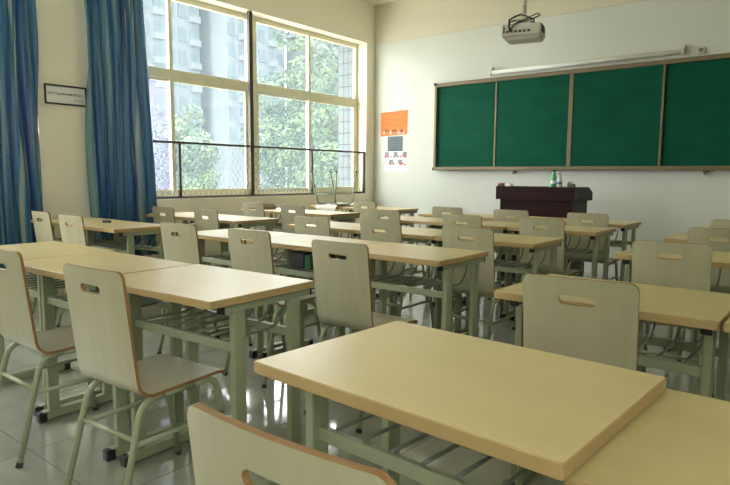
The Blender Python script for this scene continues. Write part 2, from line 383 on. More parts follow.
# ------------------------------------------------------------------ curtains
def curtain(label, ya_top, yb_top, ya_bot, yb_bot, folds, seed, zt=3.32, zb=.32):
    r = random.Random(seed); nu, nv = 150, 26
    ph = [r.uniform(-.5, .5) for _ in range(40)]; am = [r.uniform(.6, 1.25) for _ in range(40)]
    vs = []; fs = []; uvs = []
    for j in range(nv+1):
        t = j/nv; z = zt+(zb-zt)*t
        e = t**.8
        a = ya_top+(ya_bot-ya_top)*e; b = yb_top+(yb_bot-yb_top)*e
        for i in range(nu+1):
            u = i/nu
            f = u*folds+.12*math.sin(2.1*t*3+u*7)+.05*math.sin(9*t+u*23)
            k = int(f) % 40; A = .056*am[k]*(.65+.35*t)
            x = XL+.085+A*math.sin(2*math.pi*f+ph[k]*0)+.012*math.sin(4*math.pi*f+t*5+ph[k])
            y = a+(b-a)*u+.018*math.sin(4*math.pi*f)+.010*math.sin(6*t+u*11)
            vs.append((x, y, z)); uvs.append((u, t))
    for j in range(nv):
        for i in range(nu):
            o = j*(nu+1)+i; fs.append((o, o+1, o+nu+2, o+nu+1))
    me = bpy.data.meshes.new('curtain'); me.from_pydata(vs, [], fs); me.materials.append(M['curtain'])
    uvl = me.uv_layers.new(name='UVMap')
    for l in me.loops: uvl.data[l.index].uv = uvs[l.vertex_index]
    for p in me.polygons: p.use_smooth = True
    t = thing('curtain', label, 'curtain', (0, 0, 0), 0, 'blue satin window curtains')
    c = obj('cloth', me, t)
    sm = c.modifiers.new('thick', 'SOLIDIFY'); sm.thickness = .0015
    ya, yb = min(ya_top, yb_top), max(ya_top, yb_top)
    obj('heading_tape', bx('heading_tape', M['curtain'], XL+.075, XL+.095, ya, yb, zt-.005, zt+.03), t)
    return t
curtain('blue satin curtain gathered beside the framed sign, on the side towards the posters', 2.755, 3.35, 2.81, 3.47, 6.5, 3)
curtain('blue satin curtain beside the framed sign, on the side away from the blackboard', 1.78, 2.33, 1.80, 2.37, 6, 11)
t = thing('curtain_track', 'white curtain track above the windows carrying the blue curtains', 'curtain track')
obj('rail', bx('rail', M['white'], XL+.07, XL+.10, YB+.2, 4.0, 3.35, 3.375), t)
for y in (-1.0, .6, 2.2, 3.8): obj('bracket', bx('bracket', M['white'], XL, XL+.09, y-.012, y+.012, 3.375, 3.395), t)

# ------------------------------------------------------------------ blackboard on front wall
def blackboard():
    t = thing('blackboard', 'wide green sliding chalkboard with bronze frame on the front wall', 'blackboard', (0, YF, 0))
    x0, x1, z0, z1 = -4.545, -.62, 1.225, 2.395
    F = M['boardframe']
    def bar(n, a, b, c, d, y0=-.075, y1=-.003, m=F): return obj(n, bx(n, m, a, b, y0, y1, c, d, bevel=.004), t)
    bar('top_rail', x0, x1, z1-.05, z1); bar('bottom_rail', x0, x1, z0, z0+.045, -.095)
    bar('side_rail', x0, x0+.035, z0+.045, z1-.05); bar('side_rail', x1-.035, x1, z0+.045, z1-.05)
    for cx in (x0+.012, x1-.012):
        for cz in (z0+.012, z1-.012): obj('corner_cap', bx('corner_cap', M['podside'], cx-.016, cx+.016, -.098, -.003, cz-.016, cz+.016, bevel=.004), t)
    dv = (-3.635, -2.655, -1.645)
    xs = [x0+.035, dv[0], dv[1], dv[2], x1-.035]
    for k in range(4):
        front = k in (1, 2)
        y = -.052 if front else -.025
        p = obj('writing_panel', bx('writing_panel', M['board'], xs[k], xs[k+1], y-.01, y, z0+.045, z1-.05), t)
        if front:
            for xx in ((xs[k]+.011, xs[k+1]-.013)): obj('panel_stile', bx('panel_stile', F, xx-.012, xx+.012, y-.018, y-.0101, z0+.05, z1-.055, bevel=.002), p)
    # chalk bits on the ledge
    for i, x in enumerate((-3.35, -1.21)):
        obj('ledge_hook', MB().box(x-.02, x+.02, -.05, -.02, z0-.035, z0).box(x-.012, x+.012, -.07, -.05, z0-.05, z0-.02).mesh('ledge_hook', M['boardframe']), t)
blackboard()
t = thing('projection_screen', 'white rolled-up projection screen casing along the top of the blackboard', 'projector screen', (0, YF, 0))
obj('casing', MB().tube([(-3.70, -.05, 2.462), (-1.50, -.05, 2.462)], .027, 14).mesh('casing', M['white']), t)
for x in (-3.71, -1.49): obj('end_cap', MB().tube([(x-.012, -.05, 2.462), (x+.012, -.05, 2.462)], .032, 14).mesh('end_cap', M['pole']), t)
for x in (-3.71, -1.49): obj('bracket', bx('bracket', M['pole'], x-.012, x+.012, -.05, 0, 2.44, 2.53), t)
t = thing('wall_socket', 'small beige socket box on the front wall above the blackboard', 'socket', (-1.33, YF, 2.46))
obj('box', bx('box', M['pole'], -.035, .035, -.03, 0, -.035, .035, bevel=.005), t)
obj('cover', bx('cover', M['boardframe'], -.022, .022, -.034, -.03, -.022, .022), t)

# posters
def strokes(mb, x, z, w, h, n, r, y):
    for _ in range(n):
        if r.random() < .55:
            ww = r.uniform(.5, 1)*w; xx = x+r.uniform(0, w-ww); zz = z+r.uniform(0, h); mb.box(xx, xx+ww, y, y+.0006, zz, zz+h*.10)
        else:
            hh = r.uniform(.5, 1)*h; xx = x+r.uniform(0, w); zz = z+r.uniform(0, h-hh); mb.box(xx, xx+w*.10, y, y+.0006, zz, zz+hh)
def posters():
    r = random.Random(5)
    t = thing('poster', 'orange paper poster with handwritten lines on the white wall', 'poster', (-5.28, YF, 1.72))
    s = obj('sheet', MB().add([(-.24,-.004,.0),(.24,-.004,.02),(.245,-.004,.365),(-.24,-.004,.345),(-.24,0,.0),(.24,0,.02),(.245,0,.365),(-.24,0,.345)],
        [(0,1,2,3),(7,6,5,4),(0,4,5,1),(1,5,6,2),(2,6,7,3),(3,7,4,0)]).mesh('sheet', M['orange']), t)
    mb = MB()
    for z, a, b in ((.315, -.10, .10), (.235, -.20, -.08), (.225, -.06, .20), (.195, -.19, -.10), (.165, -.20, -.04), (.135, -.10, .09)):
        x = a
        while x < b: strokes(mb, x, z, .016, .018, 4, r, -.0052); x += .023
    obj('handwriting', mb.mesh('handwriting', M['ink']), s)['kind'] = 'stuff'
    mb = MB()
    for x in (-.13, .0, .13):
        for _ in range(9): xx = x+r.uniform(-.04, .03); zz = .05+r.uniform(0, .045); mb.box(xx, xx+r.uniform(.01, .025), -.0054, -.0042, zz, zz+.012)
    obj('doodle', mb.mesh('doodle', M['podside']), s)
    mb = MB()
    for x in (-.18, -.06, .09, .17): mb.add([(x-.03, -.0048, .035), (x+.03, -.0048, .03), (x+.01, -.0048, .085)], [(0, 1, 2)])
    obj('pink_mark', mb.mesh('pink_mark', mat('pink_mark', (.95, .45, .40), .6)), s)
    t = thing('notice', 'dark slate notice sheet between the orange poster and the photo sheet', 'poster', (-5.255, YF, 1.50))
    s = obj('sheet', bx('sheet', M['greyposter'], -.135, .135, -.003, 0, 0, .215), t)
    mb = MB()
    for k in range(6):
        z = .03+k*.03
        for side in (-1, 1):
            x = -.12 if side < 0 else .015
            e = x+.09+r.uniform(0, .02)
            while x < e: strokes(mb, x, z, .012, .012, 3, r, -.0042); x += .02
    obj('lettering', mb.mesh('lettering', mat('pale_print', (.35, .40, .42), .6)), s)['kind'] = 'stuff'
    t = thing('photo_poster', 'white sheet with small photographs pinned below the slate notice', 'poster', (-5.24, YF, 1.215))
    s = obj('sheet', bx('sheet', M['paper'], -.205, .205, -.003, 0, 0, .285), t)
    cols = [(.12,.10,.09), (.45,.30,.24), (.55,.06,.08), (.20,.18,.18), (.6,.45,.38), (.30,.34,.38)]
    ms = [mat('photo_tone', c, .5) for c in cols]
    for row, z in ((0, .09), (1, .20)):
        for k in range(5):
            x = -.20+k*.081
            p = obj('photo', bx('photo', ms[3] if (k+row) % 2 else M['paper'], x, x+.075, -.0036, -.003, z, z+.075), s)
    for k in range(20):
        x = -.19+(k % 10)*.04; z = (.10 if k < 10 else .21)+r.uniform(-.01, .02)
        m = ms[r.randrange(6)] if not (k % 10 > 6) else ms[2]
        obj('photo_patch', MB().lathe([(.017, 0), (.017, .0006)], n=8).mesh('photo_patch', m), s, (x, -.0038, z), (R(90), 0, 0))
posters()

def framed_sign():
    r = random.Random(9)
    t = thing('framed_sign', 'white framed motto sign with black border on the pillar between curtains', 'sign', (XL, 2.63, 1.85))
    w, h = .19, .088
    for n, a in (('frame_top', (-w, w, h-.014, h)), ('frame_bottom', (-w, w, -h, -h+.014)), ('frame_side', (-w, -w+.014, -h+.014, h-.014)), ('frame_side', (w-.014, w, -h+.014, h-.014))):
        obj(n, bx(n, M['black'], .002, .018, a[0], a[1], a[2], a[3], bevel=.002), t)
    p = obj('panel', bx('panel', M['paper'], 0, .008, -w+.013, w-.013, -h+.013, h-.013), t)
    mb = MB()
    def glyph(y, z, s, n):
        for _ in range(n):
            if r.random() < .5:
                ww = r.uniform(.5, 1)*s; yy = y+r.uniform(0, s-ww); zz = z+r.uniform(0, s*.9); mb.box(.0081, .0090, yy, yy+ww, zz, zz+s*.14)
            else:
                hh = r.uniform(.5, 1)*s; yy = y+r.uniform(0, s*.9); zz = z+r.uniform(0, s-hh); mb.box(.0081, .0090, yy, yy+s*.14, zz, zz+hh)
    for k in range(13): glyph(-.160+k*.0245, -.002, .0225, (4, 3, 3, 5, 4, 6, 6, 6, 6, 6, 6, 4, 3)[k])
    mb.box(.0081, .009, .075, .105, -.040, -.037)
    for k in range(2): glyph(.115+k*.028, -.048, .015, 5)
    obj('lettering', mb.mesh('lettering', M['ink']), p)['kind'] = 'stuff'
framed_sign()

# ------------------------------------------------------------------ projector
def projector():
    x, y = -2.075, 4.5
    t = thing('projector', 'grey ceiling projector hanging from a beige pole in front of the blackboard', 'projector', (x, y, 2.262))
    a = obj('body', None, t) if False else None
    # ceiling pole
    obj('pole', MB().tube([(0, 0, .10), (0, 0, ZC-2.262)], .019, 14).mesh('pole', M['pole']), t)
    obj('ceiling_plate', bx('ceiling_plate', M['pole'], -.07, .07, -.07, .07, ZC-2.262-.012, ZC-2.262), t)
    for z in (.18, .27): obj('pole_screw', MB().tube([(0, -.026, z), (0, -.018, z)], .005, 8).mesh('pole_screw', M['projdark']), t)
    obj('mount_bracket', MB().box(-.05, .05, -.05, .05, .075, .085).box(-.05, -.044, -.03, .03, .045, .10).box(.044, .05, -.03, .03, .045, .10).box(-.022, .022, -.022, .022, .085, .125).mesh('mount_bracket', M['pole'], .003), t)
    for sx in (-.09, .09):
        for sy in (-.07, .07): obj('mount_arm', MB().tube([(sx*.4, sy*.4, .085), (sx, sy, .065), (sx, sy, .043)], .006, 6).mesh('mount_arm', M['projdark']), t)
    b = obj('body', MB().box(-.15, .15, -.115, .115, -.052, .034).mesh('body', M['projbody'], .014, 3), t)
    obj('lower_skirt', MB().add([(-.14,-.108,-.055),(.14,-.108,-.055),(.14,.108,-.055),(-.14,.108,-.055),(-.11,-.085,-.075),(.13,-.085,-.075),(.13,.085,-.075),(-.11,.085,-.075)],
        [(0,1,2,3),(7,6,5,4),(0,4,5,1),(1,5,6,2),(2,6,7,3),(3,7,4,0)]).mesh('lower_skirt', M['projbody']), t)
    for k in range(6): obj('port', bx('port', M['projdark'] if k != 1 else M['red'], -.11+k*.032, -.088+k*.032, -.1175, -.1145, -.03, -.012), b)
    for k in range(6): obj('vent_slat', bx('vent_slat', M['projdark'], .1495, .152, -.08+k*.022, -.068+k*.022, -.025, .03), b)
    obj('port_bay', bx('port_bay', M['projdark'], -.132, -.118, -.1175, -.1145, -.035, .02), b)
    obj('lens_ring', MB().tube([(.085, .11, -.005), (.085, .135, -.005)], .036, 16).mesh('lens_ring', M['projdark']), b)
    obj('lens', MB().tube([(.085, .13, -.005), (.085, .137, -.005)], .028, 16).mesh('lens', M['lens']), b)
    obj('top_grille', bx('top_grille', M['projdark'], -.145, -.06, -.10, -.03, .0335, .037), b)
    P = [(-.02, -.03, .12), (.03, -.05, .10), (.07, -.06, .075), (.11, -.06, .085), (.13, -.05, .10), (.115, -.04, .115), (.07, -.045, .10), (.02, -.07, .07), (-.05, -.125, .03), (-.07, -.13, -.01), (-.065, -.118, -.02)]
    obj('cable', MB().tube(P, .005, 6).mesh('cable', M['cable']), t)
    P = [(-.02, .0, .13), (-.06, -.03, .11), (-.09, -.10, .07), (-.085, -.132, .02), (-.08, -.118, -.02)]
    obj('cable', MB().tube(P, .007, 6).mesh('cable', M['cable']), t)
    t.rotation_euler = (0, 0, R(14))
projector()

# ------------------------------------------------------------------ podium and what stands on it
def podium():
    x0, x1, y0, y1 = -3.02, -2.14, 6.0, 6.48
    t = thing('teacher_podium', 'dark mahogany teacher podium with grey side below the blackboard', 'podium', ((x0+x1)/2, (y0+y1)/2, 0))
    hx, hy = (x1-x0)/2, (y1-y0)/2
    def prism(n, xa, xb, mtl):
        P = [(-hy, .90), (hy, .90), (hy, .985), (.12, 1.04), (-hy, 1.04)]
        vs = [(xa, y, z) for y, z in P]+[(xb, y, z) for y, z in P]
        fs = [tuple(range(5))[::-1], tuple(range(5, 10))]+[(k, (k+1) % 5, 5+(k+1) % 5, 5+k) for k in range(5)]
        me = MB().add(vs, fs).mesh(n, mtl)
        bm = bmesh.new(); bm.from_mesh(me); bmesh.ops.recalc_face_normals(bm, faces=bm.faces); bm.to_mesh(me); bm.free()
        return obj(n, me, t)
    prism('top_box', -hx, hx-.012, M['podium']); prism('end_panel', hx-.012, hx, M['podside']); 
    obj('body', bx('body', M['podium'], -hx+.04, hx-.052, -hy+.03, hy-.04, .06, .90), t)
    obj('side_panel', bx('side_panel', M['podside'], hx-.052, hx-.04, -hy+.03, hy-.04, .06, .90), t)
    obj('plinth', bx('plinth', M['black'], -hx+.06, hx-.06, -hy+.05, hy-.06, 0, .06), t)
    for k in range(3):
        a = -hx+.06+k*.262; obj('front_panel', bx('front_panel', M['podium'], a, a+.245, -hy+.022, -hy+.0305, .12, .86, bevel=.004), t)
    obj('keyhole', MB().tube([(.0, -hy-.003, .965), (.0, -hy+.001, .965)], .008, 10).mesh('keyhole', M['podside']), t)
podium()
PZ = 1.04
def bottle(label, x, y, h, r, body, cap, lab):
    t = thing('bottle', label, 'bottle', (x, y, PZ))
    obj('body', MB().lathe([(r*.9, 0), (r, .01), (r, h*.30), (r*.88, h*.38), (r, h*.46), (r, h*.58), (r*.75, h*.72), (r*.36, h*.86), (r*.36, h*.93)]).mesh('body', body), t)
    obj('cap', MB().lathe([(r*.44, h*.92), (r*.46, h*.925), (r*.46, h), (r*.40, h*1.005)]).mesh('cap', cap), t)
    if lab: obj('label_wrap', MB().lathe([(r*1.01, h*.20), (r*1.012, h*.21), (r*1.012, h*.36), (r*1.01, h*.37)]).mesh('label_wrap', lab), t)
bottle('green plastic drink bottle with dark cap on the podium', -2.40, 6.05, .175, .029, M['greenpet'], M['projdark'], M['white'])
bottle('clear plastic bottle with red cap beside the green bottle on the podium', -2.338, 6.05, .14, .028, M['clearpet'], M['red'], M['blue'])
t = thing('paper_sheet', 'white papers lying on the podium under the bottles', 'paper', (-2.33, 6.15, PZ)); 
for k in range(3): obj('sheet', bx('sheet', M['paper'], -.14+k*.01, .16-k*.02, -.05, .055, .001+k*.002, .003+k*.002), t, (0, 0, 0), (0, 0, k*.02))
t = thing('tissue_box', 'small olive box standing at the end of the podium', 'box', (-2.215, 6.06, PZ))
obj('carton', MB().add([(-.032,-.03,0),(.032,-.03,0),(.032,.03,0),(-.032,.03,0),(-.034,-.03,.045),(.028,-.03,.032),(.028,.03,.032),(-.034,.03,.045)], [(0,3,2,1),(4,5,6,7),(0,1,5,4),(1,2,6,5),(2,3,7,6),(3,0,4,7)]).mesh('carton', M['olive'], .003), t)
obj('lid_flap', bx('lid_flap', M['podside'], -.03, .0, -.02, .02, .0445, .052), t)
t = thing('chalk_box', 'white chalk box on the far end of the podium', 'box', (-2.90, 6.05, PZ))
obj('tray', bx('tray', M['paper'], -.03, .04, -.03, .03, 0, .025, bevel=.002), t)
for k in range(4): obj('chalk_stick', MB().tube([(-.022, -.02+k*.013, .031), (.03, -.02+k*.013, .031)], .005, 8).mesh('chalk_stick', M['white']), t)
t = thing('blackboard_eraser', 'red and black felt eraser beside the chalk box on the podium', 'eraser', (-2.975, 6.05, PZ))
obj('felt', bx('felt', M['projdark'], -.03, .03, -.045, .045, 0, .018, bevel=.002), t)
obj('handle', bx('handle', M['red'], -.026, .026, -.042, .042, .018, .035, bevel=.005), t)

# ------------------------------------------------------------------ desks
DW, DD, DH = .68, .487, .755
def rounded_top(w, d, z0, z1, r, name, mats, bev=.002):
    P = []
    for cx, cy, a0 in ((w/2-r, d/2-r, 0), (-w/2+r, d/2-r, 90), (-w/2+r, -d/2+r, 180), (w/2-r, -d/2+r, 270)):
        for k in range(4): a = R(a0+30*k); P.append((cx+r*math.cos(a), cy+r*math.sin(a)))
    n = len(P); mb = MB()
    b = bev
    def ring(s, z): return [(x*(1-2*s/w), y*(1-2*s/d), z) for x, y in P]
    vs = ring(b, z0)+ring(0, z0+b)+ring(0, z1-b)+ring(b, z1)
    fs = []; 
    mb.add(vs, [tuple(range(n))[::-1]], 1); mb.add([], [])
    o = 0
    mb.f.append(tuple(3*n+k for k in range(n))); mb.m.append(0); mb.sm.append(False)
    for l in range(3):
        for k in range(n):
            mb.f.append((l*n+k, l*n+(k+1) % n, (l+1)*n+(k+1) % n, (l+1)*n+k)); mb.m.append(1); mb.sm.append(False)
    return mb.mesh(name, mats)
S, K = M['steel'], M['black']
D = {}
D['top'] = rounded_top(DW-.003, DD, DH-.026, DH, .006, 'tabletop', [M['top'], M['topedge']])
D['top_rail'] = MB().cbox((0, .0425, .713), (.028, .415, .032)).mesh('top_rail', S, .003)
D['cap_top'] = MB().cbox((0, 0, 0), (.030, .012, .034)).mesh('end_cap', K, .003)
D['upright'] = MB().cbox((0, 0, .3725), (.026, .050, .651)).mesh('leg', S, .004)
D['foot'] = MB().cbox((0, .05, .028), (.036, .40, .040)).mesh('foot_bar', S, .004)
D['foot_cap'] = MB().cbox((0, 0, .023), (.039, .040, .046)).mesh('foot_cap', K, .006)
D['frail'] = MB().cbox((0, 0, 0), (.574, .018, .032)).mesh('shelf_rail', S, .003)
def rod_mesh():
    P = [(0, -.097, .588), (0, .02, .585), (0, .10, .586)]
    for k in range(1, 8):
        a = R(-90+k*90/7); P.append((0, .10+.10*math.cos(a), .686+.10*math.sin(a)))
    P.append((0, .202, .728))
    return MB().tube(P, .0048, 6).mesh('shelf_rod', M['rod'])
D['rod'] = rod_mesh()
def desk(x, y, rz, label, group, dz=0, tilt=0):
    t = thing('school_desk', label, 'desk', (x, y, 0), R(rz), group)
    obj('tabletop', D['top'], t, (0, 0, dz))
    for s in (-1, 1):
        r = obj('top_rail', D['top_rail'], t, (s*.297, 0, dz))
        for yy in (-.167, .252): obj('end_cap', D['cap_top'], r, (0, yy, .713))
        for yy in (-.097, .171): obj('leg', D['upright'], t, (s*.297, yy, dz))
        f = obj('foot_bar', D['foot'], t, (s*.297, 0, 0))
        for yy in (-.152, .252): obj('foot_cap', D['foot_cap'], f, (0, yy, 0))
    obj('shelf_rail', D['frail'], t, (0, -.097, .567+dz)); obj('shelf_rail', D['frail'], t, (0, .171, .567+dz))
    for k in range(7): obj('shelf_rod', D['rod'], t, (-.234+k*.078, 0, dz))
    return t

# ------------------------------------------------------------------ chairs
CW, CH = .338, .845
def chair_shell():
    T = .011
    # profile (s -> y,z) of the sitter-side surface
    prof = []
    rec = .046; zb = .432; Rb = .055
    top = Vector((-rec, CH)); cor = Vector((0, zb)); end = Vector((.365, .440))
    d1 = (cor-top).normalized(); d2 = (end-cor).normalized()
    ang = math.acos(max(-1, min(1, (-d1).dot(d2)))); L = Rb/math.tan(ang/2)
    a = cor-d1*L; b = cor+d2*L
    ctr = cor+((-d1+d2).normalized())*(Rb/math.sin(ang/2))
    pts = [top+(a-top)*k/8 for k in range(9)]
    a0 = math.atan2(a.y-ctr.y, a.x-ctr.x); a1 = math.atan2(b.y-ctr.y, b.x-ctr.x)
    if a1 < a0: a1 += 2*math.pi
    arc = [ctr+Vector((math.cos(a0+(a1-a0)*k/7), math.sin(a0+(a1-a0)*k/7)))*Rb for k in range(1, 8)]
    pts += arc
    lip = end-d2*.05
    pts += [b+(lip-b)*k/5 for k in range(1, 6)]
    rl = .07
    for k in range(1, 5):
        th = R(48)*k/4; pts.append(lip+Vector((rl*math.sin(th), -rl*(1-math.cos(th)))))
    S_ = [0.0]
    for i in range(1, len(pts)): S_.append(S_[-1]+(pts[i]-pts[i-1]).length)
    tot = S_[-1]; s_split = S_[8+7]          # end of the bend
    def at(s):
        for i in range(1, len(pts)):
            if s <= S_[i]+1e-9:
                f = (s-S_[i-1])/(S_[i]-S_[i-1]); p = pts[i-1].lerp(pts[i], f)
                t0 = (pts[i]-pts[i-1]).normalized()
                # smooth tangent
                ta = (pts[i]-pts[max(i-2, 0)]).normalized(); tb = (pts[min(i+1, len(pts)-1)]-pts[i-1]).normalized()
                t = ta.lerp(tb, f).normalized(); return p, Vector((-t.y, t.x))
        return pts[-1], Vector((0, 1))
    hw = CW/2
    def outline():
        P = []; r1 = .025; r2 = .025
        for cx, cs, r, a0 in ((hw-r1, r1, r1, -90), ):
            pass
        def arcp(cx, cs, r, a0, a1):
            for k in range(7): a = R(a0+(a1-a0)*k/6); P.append((cx+r*math.cos(a), cs+r*math.sin(a)))
        arcp(-hw+r1, r1, r1, 180, 270); arcp(hw-r1, r1, r1, 270, 360)
        arcp(hw-r2, tot-r2, r2, 0, 90); arcp(-hw+r2, tot-r2, r2, 90, 180)
        return P
    def slot():
        P = []; L2, r, sc = .040, .0145, .068
        for k in range(9): a = R(-90+180*k/8); P.append((L2+r*math.cos(a), sc+r*math.sin(a)))
        for k in range(9): a = R(90+180*k/8); P.append((-L2+r*math.cos(a), sc+r*math.sin(a)))
        return P
    def build(part, name):
        bm = bmesh.new(); edges = []
        for P in (outline(), slot()):
            vs = [bm.verts.new((x, s, 0)) for x, s in P]
            for i in range(len(vs)): edges.append(bm.edges.new((vs[i], vs[(i+1) % len(vs)])))
        bmesh.ops.triangle_fill(bm, edges=edges, use_beauty=True, use_dissolve=False)
        for s in S_[1:-1]: bmesh.ops.bisect_plane(bm, geom=bm.verts[:]+bm.edges[:]+bm.faces[:], plane_co=(0, s, 0), plane_no=(0, 1, 0), dist=1e-5)
        for k in range(1, 8): bmesh.ops.bisect_plane(bm, geom=bm.verts[:]+bm.edges[:]+bm.faces[:], plane_co=(-hw+CW*k/8, 0, 0), plane_no=(1, 0, 0), dist=1e-5)
        kill = [f for f in bm.faces if (f.calc_center_median().y > s_split) == (part == 'back')]
        bmesh.ops.delete(bm, geom=kill, context='FACES')
        bm.verts.ensure_lookup_table(); bm.faces.ensure_lookup_table()
        # make sure orientation is consistent
        for f in bm.faces:
            f.normal_update()
            if f.normal.z < 0: f.normal_flip()
        mb = MB(); V = list(bm.verts); idx = {v: i for i, v in enumerate(V)}
        fr = []; bk = []
        for v in V:
            u, s = v.co.x, v.co.y; p, n = at(s)
            k = max(0, 1-s/.42); sag = .013*(k**.7 if k > 0 else 0)*(1-(u/hw)**2)
            fr.append((u, p.x-sag, p.y)); bk.append((u, p.x-n.x*T-sag, p.y-n.y*T))
        mb.v = fr+bk; nV = len(V)
        for f in bm.faces:
            ids = [idx[v] for v in f.verts]
            mb.f.append(tuple(ids)); mb.m.append(0); mb.sm.append(True)
            mb.f.append(tuple(i+nV for i in reversed(ids))); mb.m.append(0); mb.sm.append(True)
        for e in bm.edges:
            if len(e.link_faces) == 1:
                if abs(e.verts[0].co.y-s_split) < 1e-4 and abs(e.verts[1].co.y-s_split) < 1e-4: continue
                a_, b_ = idx[e.verts[0]], idx[e.verts[1]]
                f = e.link_faces[0]; ids = [idx[v] for v in f.verts]
                i = ids.index(a_)
                if ids[(i+1) % len(ids)] != b_: a_, b_ = b_, a_
                o = len(mb.v); mb.v += [mb.v[a_], mb.v[b_], mb.v[b_+nV], mb.v[a_+nV]]
                mb.f.append((o+1, o, o+3, o+2)); mb.m.append(1); mb.sm.append(False)
        bm.free()
        me = mb.mesh(name, [M['ply'], M['plyedge']])
        bm = bmesh.new(); bm.from_mesh(me); bmesh.ops.recalc_face_normals(bm, faces=bm.faces); bm.to_mesh(me); bm.free()
        return me
    return build('back', 'backrest'), build('seat', 'seat')
C_ = {}
C_['back'], C_['seat'] = chair_shell()
LX, LT = .150, .0115
def leg_path(rear, s):
    zt = .412
    if rear: foot = Vector((s*.163, -.095, .012)); cor = Vector((s*LX, .012, zt)); hor = Vector((s*LX, .10, zt))
    else: foot = Vector((s*.165, .385, .012)); cor = Vector((s*LX, .318, zt)); hor = Vector((s*LX, .22, zt))
    P = [foot]
    d = (cor-foot).normalized(); r = .055
    a = cor-d*r; e = (hor-cor).normalized(); b = cor+e*r
    P.append(a)
    for k in range(1, 6):
        t = k/6; P.append(a*(1-t)**2+cor*2*t*(1-t)+b*t*t)
    P += [b, hor]
    return P
for s in (-1, 1):
    C_['rear', s] = MB().tube(leg_path(True, s), LT, 10).mesh('leg', S)
    C_['front', s] = MB().tube(leg_path(False, s), LT, 10).mesh('leg', S)
    C_['rail', s] = MB().tube([(s*LX, .098, .412), (s*LX, .222, .412)], LT, 10).mesh('seat_rail', S)
    C_['cap', 'rear', s] = MB().tube([(s*.1635, -.0985, 0), (s*.163, -.094, .018)], .0135, 10).mesh('foot_cap', M['podside'])
    C_['cap', 'front', s] = MB().tube([(s*.1655, .387, 0), (s*.165, .384, .018)], .0135, 10).mesh('foot_cap', M['podside'])
    C_['side', s] = MB().tube([(s*.155, -.022, .275), (s*.160, .340, .275)], .009, 8).mesh('side_stretcher', S)
C_['cross'] = MB().tube([(-.155, -.018, .29), (.155, -.018, .29)], .009, 8).mesh('back_stretcher', S)
C_['under'] = MB().cbox((0, .16, .4145), (.30, .022, .012)).mesh('seat_support', S)
def chair(x, y, rz, label, group='plywood chairs in the classroom', z=0, rot=None):
    t = thing('school_chair', label, 'chair', (x, y, z), R(rz), group)
    if rot: t.rotation_euler = rot
    obj('backrest', C_['back'], t); obj('seat', C_['seat'], t)
    for s in (-1, 1):
        for k in ('rear', 'front'):
            l = obj('leg', C_[k, s], t); obj('foot_cap', C_['cap', k, s], l)
        obj('seat_rail', C_['rail', s], t); obj('side_stretcher', C_['side', s], t)
    obj('back_stretcher', C_['cross'], t); obj('seat_support', C_['under'], t)
    return t

ORD = ('front', 'second', 'third', 'fourth', 'fifth')
def dlabel(row, grp, col): return f'beech-topped school desk, {ORD[row]} row from blackboard, {grp}{col}'
def clabel(row, grp, col): return f'plywood chair with handle slot, {ORD[row]} row from blackboard, {grp}{col}'
GM, GW, GR = 'middle group', 'window group', 'group opposite window'
# middle group: rows from the board backwards
XM = (-3.155, -2.473, -1.79); CM = (', window end', ', centre', ', aisle end')
mid = [ # (desk centre y, dx, [(chair x,y,rot) per column or None])
    (5.42, .02, [(-3.07, 5.12, 0), (-2.40, 5.12, 1), (-1.71, 5.12, 1)]),
    (4.556, .06, [(-3.19, 4.27, -2), (-2.37, 4.19, 1), (-1.74, 4.24, 0)]),
    (3.54, .04, [(-3.04, 3.19, 2), (-2.41, 3.19, 0), (-1.76, 3.19, 1)]),
    (2.583, .0, [(-3.21, 2.19, 4), (-2.56, 2.20, 1), (-1.802, 2.092, 0)]),
]
for row, (dy, dx, chs) in enumerate(mid):
    for c in range(3):
        desk(XM[c]+dx, dy+(rnd.uniform(-.008, .008) if c < 2 else 0), (0, -.4, .3)[c] if c < 2 else 0, dlabel(row, GM, CM[c]), 'school desks in rows')
        chair(chs[c][0], chs[c][1], chs[c][2], clabel(row, GM, CM[c]))
# last row of the middle group
desk(-1.856, 1.338, 2.6, dlabel(4, GM, CM[2]), 'school desks in rows')
desk(-2.545, 1.300, .9, dlabel(4, GM, CM[1]), 'school desks in rows')
desk(-3.228, 1.318, 0, dlabel(4, GM, CM[0]), 'school desks in rows')
chair(-1.885, .984, 4, clabel(4, GM, CM[2]))
chair(-2.620, .990, 1, clabel(4, GM, CM[1]))
# window group
CWN = (', against the wall', ', aisle end')
XW = (-5.065, -4.383)
win = [(5.78, 0, [None, (-4.40, 5.48, 0)]), (4.66, .02, [(-5.06, 4.37, 0), (-4.38, 4.30, 0)]),
       (3.46, .05, [(-4.925, 3.18, 0), (-4.28, 3.18, -2)]), (2.40, .03, [(-4.98, 2.13, -2), (-4.40, 2.09, 2)])]
for row, (dy, dx, chs) in enumerate(win):
    for c in range(2):
        desk(XW[c]+dx, dy, (0, .5)[c], dlabel(row, GW, CWN[c]), 'school desks in rows')
        if chs[c]: chair(chs[c][0], min(chs[c][1], dy-.26), chs[c][2], clabel(row, GW, CWN[c]))
# chair standing upside down on the front window desk
chair(-5.07, 5.50, 0, 'plywood chair turned upside down with legs up on a window desk', 'plywood chairs in the classroom', DH+.443, (R(180), 0, R(180)))
